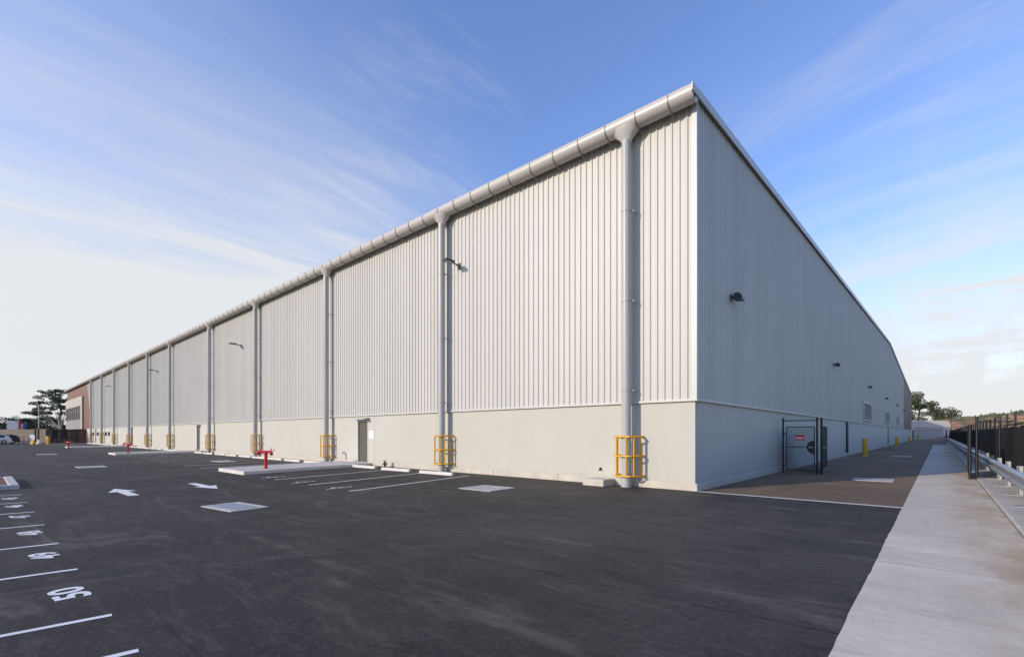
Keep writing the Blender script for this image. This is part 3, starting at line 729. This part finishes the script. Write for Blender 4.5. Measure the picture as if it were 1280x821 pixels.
# wing fence right of the driveway gate
e = empty('fence_wing', (6.07,9.75,0)); tag(e, 'short see-through wing of black fence joining gate post to long fence', 'fence')
MB().tube([(0,0,0),(0,0,2.2)], .042, 12).build('post', M_['black'], e)
MB().tube([(.56,0,0),(.56,0,2.02)], .03, 10).build('post', M_['black'], e)
MB().tube([(0,0,2.02),(.88,0,2.02)], .022, 8).tube([(0,0,.12),(.88,0,.12)], .018, 8).build('rail', M_['black'], e)
m = MB(); chain(m, .05, .86, .12, 2.0, 0, .07, .003); m.build('mesh', M_['black'], e)
# long fence with shade cloth
F = empty('boundary_fence', (7.0,0,0)); tag(F, 'long boundary fence covered in black shade cloth beside the guard rail', 'fence')
y = -5.95; ps = []
while y < 148: ps.append(y); y += 2.62
f0 = None
for y in ps:
    if f0 is None:
        f0 = MB().box(-.03,.03,-.03,.03,0,2.30).box(-.036,.036,-.036,.036,2.30,2.32).build('post', M_['black'], F); f0.location.y = y
    else: c = f0.copy(); COL.objects.link(c); c.parent = F; c.location.y = y
for y in ps[:-1]:
    m = MB(); n = 20; vs = []
    for i in range(n+1):
        yy = y + 2.62*i/n; o = -.055 - .018*math.sin(i*2.1+y)-.012*random.random(); sag = -.05*math.sin(math.pi*i/n)
        vs += [(o,yy,.04),(o,yy,1.86+sag+.015*random.random()),(o+.006,yy,.04),(o+.006,yy,1.86+sag)]
    fs = []
    for i in range(n): b = 4*i; fs += [(b,b+1,b+5,b+4),(b+2,b+6,b+7,b+3),(b+1,b+3,b+7,b+5)]
    m.add(vs, fs); m.build('shade_cloth', M_['cloth'], F)
MB().box(-.025,.025,ps[0],ps[-1],1.90,1.94).build('top_rail', M_['black'], F)

# ------------------------------------------------------------------ guard rail
Q = empty('guard_rail', (6.5,0,0)); tag(Q, 'long galvanised w-beam guard rail on short posts along the path', 'guard rail')
prof = [(-.04,.68),(-.10,.655),(-.10,.615),(-.035,.575),(-.035,.545),(-.10,.505),(-.10,.465),(-.035,.425),(-.035,.405),(-.10,.375),(-.04,.365)]
prof = [(0,.71),(-.035,.70),(-.095,.67),(-.095,.61),(-.01,.57),(-.01,.505),(-.095,.465),(-.095,.40),(-.035,.37),(0,.36)]
def beam(m, pts):
    rows = []
    for i, (x, y) in enumerate(pts):
        a = pts[max(i-1,0)]; b = pts[min(i+1,len(pts)-1)]; d = Vector((b[0]-a[0], b[1]-a[1])).normalized(); nx, ny = d.y, -d.x
        rows.append([(x+nx*u, y+ny*u, z) for u, z in prof]+[(x+nx*(u+.006), y+ny*(u+.006), z) for u, z in reversed(prof)])
    n = len(rows[0]); vs = [v for r in rows for v in r]
    m.add(vs, [(i*n+k, i*n+(k+1) % n, (i+1)*n+(k+1) % n, (i+1)*n+k) for i in range(len(rows)-1) for k in range(n)])
    m.add(rows[0], [tuple(range(n))]); m.add(rows[-1], [tuple(range(n))])
ends = [-12.4+5.5*k for k in range(22)]
for a, b in zip(ends, ends[1:]):
    m = MB(); o = random.uniform(-.003,.003); beam(m, [(o,a-.12),(o,b)]); q = m.build('beam', M_['steel'], Q)
    z = MB()
    for w in (.46,.54,.63): 
        for yy in (b-.06,b-.16): z.tube([(-.03,yy,w),(-.115,yy,w)], .012, 6)
    z.build('splice_bolts', M_['zinc'], q)
m = MB(); yE = ends[-1]; beam(m, [(0,yE),(-.1,yE+2),(-.35,yE+4),(-.8,yE+6)]); m.build('beam_end', M_['steel'], Q)
p0 = None; y = -12.4+1.45
rp = MB(); rp.box(.05,.06,-.07,.07,.07,.79); rp.box(.15,.16,-.07,.07,.07,.79); rp.box(.06,.15,-.006,.006,.07,.79)
rp.box(.0,.05,-.06,.06,.42,.66); pp0 = rp.build('rail_post', M_['steel'], Q)
bp = MB().box(-.2,.3,-.17,.17,.062,.078).build('base_plate', M_['steel'], pp0)
for u in (-.09,.2):
    for v in (-.13,.13): MB().tube([(u,v,.075),(u,v,.11)], .014, 6).build('anchor_bolt', M_['zinc'], pp0)
pp0.location.y = -12.4+2.75*.5+1.3
for k in range(1, 43):
    c = copy_tree(pp0, Q) if k < 16 else None
    if c is None:
        c = pp0.copy(); COL.objects.link(c); c.parent = Q
        b_ = bp.copy(); COL.objects.link(b_); b_.parent = c
    c.location.y = -12.4+2.75*(k+.5)+1.3

# ------------------------------------------------------------------ far end of the yard
e = empty('yard_gate', (3.4,143,0), R(-42+90-48)); tag(e, 'far yard gate of horizontal rails between dark posts', 'gate')
for x in (-3.2, 3.0, 3.9): MB().box(x-.12,x+.12,-.12,.12,0,2.5).build('post', M_['black'], e)
for z in (.35,.8,1.25,1.7): MB().tube([(-3.2,0,z),(3.0,0,z)], .05, 8).build('rail', M_['steel'], e)
MB().tube([(-3.2,0,2.35),(3.9,0,2.45)], .04, 8).build('top_rail', M_['black'], e)
e = empty('storage_shed', (2.9,155,0), R(42)); tag(e, 'pale cream round-topped shed closing the far end of the driveway', 'shed')
pr_ = [(-6,0),(6,0),(6,4.3),(5.4,4.9),(4.2,5.15),(0,5.2),(-4.2,5.0),(-5.4,4.75),(-6,4.1)]
MB().prism([(0+u,w) for u, w in pr_], 'y', 0, 9).build('shed_shell', M_['cream'], e)
MB().box(-3.4,3.8,-.06,-.01,0,3.3).build('shed_door', M_['panel'], e)
MB().box(-3.6,-3.4,-.12,-.01,0,3.4).box(3.8,4.0,-.12,-.01,0,3.4).box(-3.4,3.8,-.12,-.01,3.3,3.4).build('door_track', M_['steel'], e)
MB().tube([(6.3,.3,0),(6.3,.3,6.6)], .12, 8).build('corner_pole', M_['barkd'], e)

# ------------------------------------------------------------------ trees
def foliage(m, c, rx, ry, rz, n, s):
    for _ in range(n):
        while True:
            u = Vector([random.uniform(-1,1) for _ in range(3)])
            if .05 < u.length < 1: break
        u *= (u.length**.0)
        p = Vector(c)+Vector((u.x*rx, u.y*ry, u.z*rz))
        a = Vector([random.gauss(0,1) for _ in range(3)]).normalized(); b = a.orthogonal().normalized()
        b = (Matrix.Rotation(random.uniform(0,6.28), 3, a) @ b); d = a.cross(b)
        q = s*random.uniform(.6,1.4)
        m.add([p-b*q*.5, p+d*q*.32, p+b*q*.5, p-d*q*.32], [(0,1,2,3)])
def tree(name, loc, clumps, trunk, mt, bk, label, cat='tree', n=90, s=.4, depth=.8, group=None, rz=0, tr=.3, fork=.35):
    """clumps: (x, z, rx, rz) in metres in the tree's own frame"""
    e = empty(name, loc, rz); tag(e, label, cat, group)
    T = MB(); T.tube(trunk, .3, 9, rs=[tr*(1-.55*i/(len(trunk)-1)) for i in range(len(trunk))])
    C = MB(); k = len(trunk)-1
    for ci, (x, z, rx, rzz) in enumerate(clumps):
        y = random.uniform(-1,1)*depth*max(1.5, rx)
        foliage(C, (x,y,z), rx, rx, rzz, int(n*rx*rx), s)
        if ci >= 24: continue
        j = max(1, int(k*fork)) if z < trunk[k][2] else k
        b = Vector(trunk[j]); t = Vector((x,y,z-rzz*.3)); mid = b.lerp(t, .5)+Vector((0,0,-.10*(t-b).length+.2))
        T.tube([b, mid, t], .1, 5, rs=[tr*.38, tr*.22, tr*.07])
    T.build('trunk', bk, e); C.build('crown', mt, e, recalc=False)
    return e
# big umbrella gum at left, frame faces the camera
RZ = R(41.76)
cl = [(59,494),(66,491.5),(74,491.5),(81,492),(87,494),(54,500),(63,499.5),(49.5,507.5),(56.5,506),(46,515),(42,519),(59,513),(66.5,504),(72,502),(79,504),(81,513),(68,513),(61,519),(90,503),(93,512),(50,520),(86,520),(74,510),(70,496)]
k = .2
tree('gum_tree', (-159.4,.58,0), [((x-75)*k, (553-y)*k, random.uniform(1.0,1.5), random.uniform(.35,.6)) for x, y in cl]+[((x-75+random.uniform(-3.5,3.5))*k, (553-y+random.uniform(-2.5,2))*k, random.uniform(.4,.75), random.uniform(.2,.36)) for x, y in cl for _ in range(2)],
     [(0,0,0),(.1,.1,3),(-.1,0,5.2),(.3,0,7.2),(-.2,0,9.2)], M_['leafa'], M_['bark'], 'tall pale-trunked gum tree with umbrella crown left of the office', n=130, s=.30, depth=1.1, rz=RZ, tr=.42)
def bushy(w, h, base=.15, n=14):
    out = []
    for _ in range(n):
        t = random.random(); z = h*(base+(1-base)*t*.92); r = w/2*math.sqrt(max(.05, 1-((z/h-.5)/.56)**2))
        out.append((random.uniform(-r,r)*.8, z, random.uniform(.16,.28)*w, random.uniform(.09,.17)*h))
    return out
trees_left = [(-204.5,1.3,8,7.4,'round dark tree directly right of the light pole'), (-198,6.5-4,6,6.2,'dark bushy tree in front of the umbrella gum trunk'), (-211.5,.3,6,6.4,'low dark tree just left of the light pole'),
     (-280,0.3,11,8.2,'distant tree left of the pole with loose crown'), (-262,.9,8,7.6,'distant tree between the blue shop and the light pole'), (-328,-2,7,9.6,'distant tree peeking over the blue shop roof'),
     (-287,-6.1,9,8.6,'distant tree at the left edge of the photo'), (-357,-.5,6,9,'distant tree behind the middle of the blue shop'), (-212.5,6,7,5.6,'dark tree hidden low behind the office corner'), (-270,-13,9,8,'distant tree just outside the left edge beside the shop')]
for (x, y, w, h, lb) in trees_left:
    tree('bushy_tree', (x,y,0), bushy(w,h), [(0,0,0),(.1,0,h*.35),(0,0,h*.7)], M_['leafc'], M_['barkd'], lb, n=40, s=.5, group='dark trees beyond the left fences', rz=RZ, tr=.25)
wd = MB()
for _ in range(240):
    t = random.random(); foliage(wd, (-330+70*t+random.uniform(-12,12), -60+190*t, random.uniform(1,6)), 5, 5, random.uniform(2,3.6), 55, 1.3)
tag(wd.build('far_wood', M_['leafc'], recalc=False), 'dark far-off wood along the left horizon', 'wood', kind='stuff')
# right side trees
tree('gum_tree', (1.9,184.8,0), [(-5,10.4,2.2,1.3),(-1.6,10.2,1.8,1.0),(-3.8,7.8,1.9,1.1),(2.2,9.2,1.6,1.0),(-6.2,5.2,1.8,1.2),(3.9,6.6,1.4,.9),(1.2,5.0,1.5,.9),(-1.6,7.8,1.4,.9),(-6,12,2.3,1.5),(-3.5,13.6,2.2,1.3),(-1.2,12.0,1.8,1.2),(.8,10.6,1.9,1.2),(2.6,11.0,1.6,1.0),(3.9,9.0,1.7,1.1),(4.6,7.4,1.3,.9),(-5.2,9.2,1.9,1.0),(-2.6,9.6,1.5,.9),(1.4,8.0,1.5,.9),(-4.4,6.4,1.6,1.0),(-.8,6.2,1.5,.8),(2.8,6.0,1.3,.8),(-7.4,7.4,1.8,1.2),(-2.9,4.6,1.4,.8),(5.0,5.5,1.2,.7),(.3,4.2,1.5,.9),(-8.6,11,2.2,1.4)],
     [(-2,0,0),(-1.9,0,3),(-2.3,0,6),(-1.8,0,9.5)], M_['leafb'], M_['barkd'], 'tall loose green gum tree behind the far end of the warehouse', n=85, s=.42, depth=1.0, rz=RZ, tr=.4)
tree('round_tree', (6.6,212,0), [(x, z+2.3, 2.2, 1.5) for x, z in ((-3.5,5.2),(-1.5,6.6),(1,7.2),(3.2,6.4),(4.6,5.0),(0,5.2),(-2.6,3.6),(2.4,4.0),(-.4,3.2),(4.2,3.2))],
     [(0,0,0),(0,0,2.5),(.1,0,6.5)], M_['leafd'], M_['barkd'], 'round olive green tree above the cream shed', n=75, s=.42, depth=.8, rz=RZ, tr=.3)

# ------------------------------------------------------------------ left far end: fences, cars, shop, pole
e = empty('slatted_fence', (-110.6,0,0)); tag(e, 'tall black slatted screen fence joining the warehouse wall', 'fence')
for k in range(5): MB().box(-.06,.06,-.1-k*1.3-.06,-.1-k*1.3+.06,0,2.45).build('post', M_['slat'], e)
for k in range(4):
    m = MB()
    for i in range(11): m.box(.05,.08,-.1-(k+1)*1.3,-.1-k*1.3,.06+i*.215,.06+i*.215+.19)
    m.build('slat_panel', M_['slat'], e)
e = empty('timber_fence', (-111.6,-5.1,0), R(-54.7)); tag(e, 'weathered brown fence behind the parked cars', 'fence')
for k in range(16): MB().box(-.06,.06,1-k*2.4-.05,1-k*2.4+.05,0,2.4).build('post', M_['fenceb'], e)
for k in range(15):
    m = MB()
    for i in range(12): m.box(.05,.075,1-(k+1)*2.4+i*.2+.005,1-(k+1)*2.4+i*.2+.195,.03,2.38+random.uniform(-.02,.02))
    m.build('paling_panel', M_['fenceb'], e)
e = empty('gate_posts', (-107.2,-6.1,0), R(-54.7)); tag(e, 'pair of dark timber gate posts with beam at the fence gap', 'gate posts')
for y in (-1.25,-.65): MB().box(-.1,.1,y-.1,y+.1,0,2.5).build('post', M_['barkd'], e)
MB().box(-.06,.06,-1.6,1.4,2.36,2.5).build('beam', M_['slat'], e)
e = empty('light_pole', (-124.1,-5.4,0), RZ); tag(e, 'slim grey light pole rising above the left fence', 'light pole')
MB().tube([(0,0,0),(0,0,7.3)], .08, 10, rs=[.1,.06]).build('pole', M_['steel'], e); MB().box(-.5,.1,-.1,.1,7.22,7.32).build('lamp_head', M_['lamp'], e)
bollard(-93.6,-6.3,1.25,.15,'slim yellow bollard in front of the black slatted fence','yellow bollards at the far end')
bollard(-105.6,-5.6,1.15,.13,'slim yellow bollard left of the black slatted fence','yellow bollards at the far end')
# concrete barriers / yellow block
for (x, y, c, lb) in ((-100.9,-7.5,'yellow','yellow plastic barrier block beside the gate posts'), (-100.5,-6.9,'kerb','pale barrier block right of the yellow barrier')):
    e = empty('barrier_block', (x,y,0), RZ); e.scale = (.75,.75,.75); tag(e, lb, 'barrier')
    MB().prism([(-.35,0),(.35,0),(.3,.25),(.14,.45),(.12,.85),(-.12,.85),(-.14,.45),(-.3,.25)], 'x', -.3, .3).build('barrier_body', M_[c], e)
    MB().box(-.3,.3,-.1,.1,.85,.88).build('barrier_cap', M_['kerb'], e)
e = empty('site_sign', (-102.4,-7.45,0), RZ); tag(e, 'white sign boards on posts in front of the brown fence', 'sign')
for x in (-.32,.3): MB().box(x-.03,x+.03,-.04,.04,0,1.4).build('post', M_['steel'], e)
MB().box(-.38,.0,-.08,-.045,.9,1.45).build('sign_board', M_['signw'], e); MB().box(.05,.38,-.08,-.045,.5,1.45).build('sign_board', M_['signw'], e)
e = empty('low_barrier', (-109.2,-8.6,0), R(-54.7)); tag(e, 'low dark pipe rail between the cars and the sign', 'barrier rail')
for k in range(5): MB().tube([(0,k*1.0-1.2,0),(0,k*1.0-1.2,1.1)], .05, 8).build('post', M_['black'], e)
MB().tube([(0,-1.2,1.1),(0,2.8,1.1)], .05, 8).build('rail', M_['black'], e); MB().box(-.02,.02,-1.2,2.8,.02,.5).build('kick_panel', M_['black'], e)

def car(loc, rz, body, label, tail=True):
    e = empty('parked_car', loc, rz); tag(e, label, 'car', 'cars parked at the far left')
    # side profile: x forward(-) .. rear(+)
    low = [(-2.15,.30),(-2.22,.55),(-2.12,.78),(-1.2,.98),(1.95,1.02),(2.18,.9),(2.22,.5),(2.1,.28)]
    m = MB()
    def sec(prof, w0, w1):
        n = len(prof); vs = []
        for s, w, t in ((-1,w0,.96),(-1,w1,1),(1,w1,1),(1,w0,.96)):
            pass
        ins = [(x*.985, z) for x, z in prof]
        vs = [(x,-w0+.06,z) for x,z in ins]+[(x,-w0,z) for x,z in prof]+[(x,w0,z) for x,z in prof]+[(x,w0-.06,z) for x,z in ins]
        vs = [(x,-w0,z) for x,z in ins]+[(x,-w0+.08,z) for x,z in prof]+[(x,w0-.08,z) for x,z in prof]+[(x,w0,z) for x,z in ins]
        fs = [tuple(range(n)), tuple(reversed(range(3*n,4*n)))]
        for r in range(3):
            for i in range(n): fs.append((r*n+i, r*n+(i+1) % n, (r+1)*n+(i+1) % n, (r+1)*n+i))
        m.add(vs, fs)
    sec(low, .9, .9); bd = m.build('body', body, e)
    c = MB(); top = [(-1.15,.97),(-.45,1.42),(-.1,1.48),(1.4,1.46),(1.85,1.3),(2.05,1.0)]
    n = len(top); vs = [(x,-.84+.0*i,z) for i, (x,z) in enumerate(top)]
    w = [.84,.68,.66,.66,.7,.82]
    vs = [(x,-w[i],z) for i,(x,z) in enumerate(top)]+[(x,w[i],z) for i,(x,z) in enumerate(top)]
    c.add(vs, [tuple(range(n)), tuple(reversed(range(n,2*n)))]+[(i,(i+1) % n,n+(i+1) % n,n+i) for i in range(n)]); c.build('cabin', body, e)
    wn = MB()
    for s in (-1,1):
        wn.add([(-.98,s*.80,1.04),(-.42,s*.705,1.37),(.35,s*.69,1.41),(.35,s*.83,1.04)], [(0,1,2,3)])
        wn.add([(.45,s*.83,1.04),(.45,s*.69,1.41),(1.35,s*.69,1.39),(1.75,s*.80,1.04)], [(0,1,2,3)])
    wn.add([(-1.14,-.74,1.0),(-1.14,.74,1.0),(-.5,.62,1.41),(-.5,-.62,1.41)], [(0,1,2,3)])
    wn.add([(2.07,-.72,1.04),(2.07,.72,1.04),(1.89,.62,1.31),(1.89,-.62,1.31)], [(0,1,2,3)])
    wn.build('windows', M_['carglass'], e)
    for x in (-1.38,1.35):
        for s in (-1,1):
            t = MB().tube([(x,s*.72,.33),(x,s*.915,.33)], .33, 20).build('wheel', M_['tyre'], e)
            MB().tube([(x,s*.90,.33),(x,s*.925,.33)], .2, 14).build('rim', M_['rim'], t)
    for s in (-1,1):
        MB().box(2.14,2.21,s*.62-.16,s*.62+.16,.72,.98).build('tail_light', M_['tail'], e)
        MB().box(-2.2,-2.1,s*.62-.18,s*.62+.18,.6,.74).build('headlight', M_['lens'], e)
        MB().cbox(-.85,-.68,s*.98-.1,s*.98+.1,.98,1.1,.03).build('mirror', body, e)
    MB().box(2.2,2.235,-.26,.26,.62,.74).build('number_plate', M_['plate'], e)
    MB().box(2.1,2.26,-.86,.86,.3,.5).build('rear_bumper', M_['blk2'] if body == M_['card'] else body, e)
car((-104.6,-11.9,0), R(90), M_['carw'], 'white hatchback cut by the left edge of the photo')
car((-106.4,-10.9,0), R(90), M_['card'], 'dark car parked just right of the white hatchback')
# shop beyond
e = empty('shop_building', (-261.1,-3.2,0), RZ); e.scale = (.29,.29,.98); tag(e, 'far pale blue shop with red tower and blue panel', 'shop')
MB().box(-11,4,-1,9,0,5.6).build('wall', M_['blueb'], e)
MB().prism([(-11,5.6),(4,5.6),(4,6.1),(-3,6.6),(-11,6.9)], 'y', -1.1, 9.1).build('parapet', M_['blueb'], e)
MB().box(-11,4,-1.06,-1.0,2.3,3.0).build('red_band', M_['redb'], e)
MB().box(4,6.3,-1.6,5,0,7.2).build('tower', M_['redb'], e)
MB().box(6.3,9.5,-1,6,0,5.6).build('entry_wall', M_['redb'], e); MB().box(9.5,11,-1.4,4,0,5.6).build('blue_fin', M_['bluef'], e)
MB().box(-10,3,-1.04,-1.0,.3,2.0).build('shop_window', M_['glass'], e)

# ------------------------------------------------------------------ camera
cam = bpy.data.cameras.new('camera'); co = bpy.data.objects.new('camera', cam); COL.objects.link(co)
F, A, H = 598., 41.76, 1.6
ca, sa = math.cos(R(A)), math.sin(R(A)); d0 = H*F/72; l0 = (871.5-640)/F*d0
co.location = (.08-(d0*-sa+l0*ca), -.08-(d0*ca+l0*sa), H)
co.rotation_euler = (R(90), 0, R(A))
cam.sensor_width = 36; cam.lens = F*36/1280; cam.shift_y = (542-410.5)/1280; cam.clip_end = 6000; cam.clip_start = .05
SC.camera = co

# ------------------------------------------------------------------ light and sky
EL, AZ = 20., 203.
sd = Vector((math.sin(R(AZ))*math.cos(R(EL)), math.cos(R(AZ))*math.cos(R(EL)), math.sin(R(EL))))
sun = bpy.data.lights.new('sun', 'SUN'); so = bpy.data.objects.new('sun', sun); COL.objects.link(so)
sun.energy = 2.8; sun.angle = R(.55); sun.color = (1, .855, .69)
so.rotation_euler = sd.to_track_quat('Z', 'Y').to_euler(); so.location = sd*100
w = bpy.data.worlds.new('World'); SC.world = w; w.use_nodes = True
t = NT(w.node_tree); t.N.clear()
sky = t.N.new('ShaderNodeTexSky'); sky.sky_type = 'NISHITA'; sky.sun_disc = False; sky.sun_elevation = R(EL); sky.sun_rotation = R(AZ)
sky.air_density = 1.3; sky.dust_density = .6; sky.ozone_density = 2.2
D = t.N.new('ShaderNodeTexCoord').outputs['Generated']; X = t.xyz(D)
zc = t.m('MAXIMUM', X[2], 0.0)
den = t.m('ADD', zc, .12)
cv = t.N.new('ShaderNodeCombineXYZ'); t.put(cv.inputs[0], t.m('DIVIDE', X[0], den)); t.put(cv.inputs[1], t.m('DIVIDE', X[1], den)); cv = cv.outputs[0]
# veil low over the horizon, thicker toward -X; clear sky to the +X side
def camdir(px, py):
    a, b = (px-640)/F, (542-py)/F
    return Vector((-sa+a*ca, ca+a*sa, b)).normalized()
def around(px, py, c0, c1):
    n = t.N.new('ShaderNodeVectorMath'); n.operation = 'DOT_PRODUCT'; t.put(n.inputs[0], D); n.inputs[1].default_value = camdir(px, py)
    return t.ss(n.outputs['Value'], c0, c1)
left = t.ss(t.m('MULTIPLY', X[0], -1.0), .55, .95)
streak = t.noise(t.map(cv, (1.3,.22,1), (0,0,R(-35))), 1.3, 9, .66, .8)
veil = t.ss(t.m('ADD', zc, t.m('MULTIPLY', t.m('SUBTRACT', streak, .5), .55)), .44, .0)
veil = t.m('ADD', t.m('POWER', veil, 1.35), t.m('MULTIPLY', left, t.ss(t.m('ADD', zc, t.m('MULTIPLY', t.m('SUBTRACT', streak, .5), .85)), 1.0, .1, 0, .74)))
veil = t.m('MULTIPLY', veil, t.ss(X[0], .85, .25, .35, 1))
fine = t.noise(t.map(cv, (4.2,.9,1), (0,0,R(-42))), 1.6, 8, .6, .9)
rip = t.m('MULTIPLY', t.ss(fine, .42, .74), t.m('ADD', t.m('MULTIPLY', around(525,165,.980,.999), .55), t.m('MULTIPLY', around(425,310,.985,.999), .5)))
soft = t.m('MULTIPLY', t.ss(t.noise(t.map(t.map(cv, (1,1,1), (0,0,R(12))), (.45,2.4,1), (0,0,0), (1,4,0)), 1.2, 8, .62, .5), .40, .75), t.m('MULTIPLY', around(1240,250,.88,.99), .42))
wisp = t.m('ADD', t.m('MULTIPLY', rip, .42), soft)
# contrail: band round a great circle
d1, d2 = camdir(1085,380), camdir(1290,346); nn = d1.cross(d2).normalized()
dv = t.N.new('ShaderNodeVectorMath'); dv.operation = 'DOT_PRODUCT'; t.put(dv.inputs[0], D); dv.inputs[1].default_value = nn
ct = t.m('MULTIPLY', t.ss(t.m('ABSOLUTE', t.m('ADD', dv.outputs['Value'], t.m('MULTIPLY', t.m('SUBTRACT', t.noise(D, 14, 3), .5), .004))), .0085, .001), t.ss(X[0], -.08, .05))
ct = t.m('MULTIPLY', ct, .55)
fac = t.m('ADD', t.m('ADD', veil, wisp), ct, clamp=True)
fac = t.m('MINIMUM', fac, .96)
bs = t.N.new('ShaderNodeBackground'); t.L.new(t.mix(1.0, sky.outputs[0], (1.12,1.19,1.66), 'MULTIPLY'), bs.inputs[0]); bs.inputs[1].default_value = .125
bc = t.N.new('ShaderNodeBackground'); bc.inputs[0].default_value = (.97,.985,1,1); bc.inputs[1].default_value = .655
mx = t.N.new('ShaderNodeMixShader'); t.L.new(fac, mx.inputs[0]); t.L.new(bs.outputs[0], mx.inputs[1]); t.L.new(bc.outputs[0], mx.inputs[2])
ow = t.N.new('ShaderNodeOutputWorld'); t.L.new(mx.outputs[0], ow.inputs[0])
SC.view_settings.view_transform = 'Standard'; SC.view_settings.look = 'None'; SC.view_settings.gamma = 1; SC.view_settings.exposure = .35
SC.render.engine = 'CYCLES'; SC.cycles.max_bounces = 6
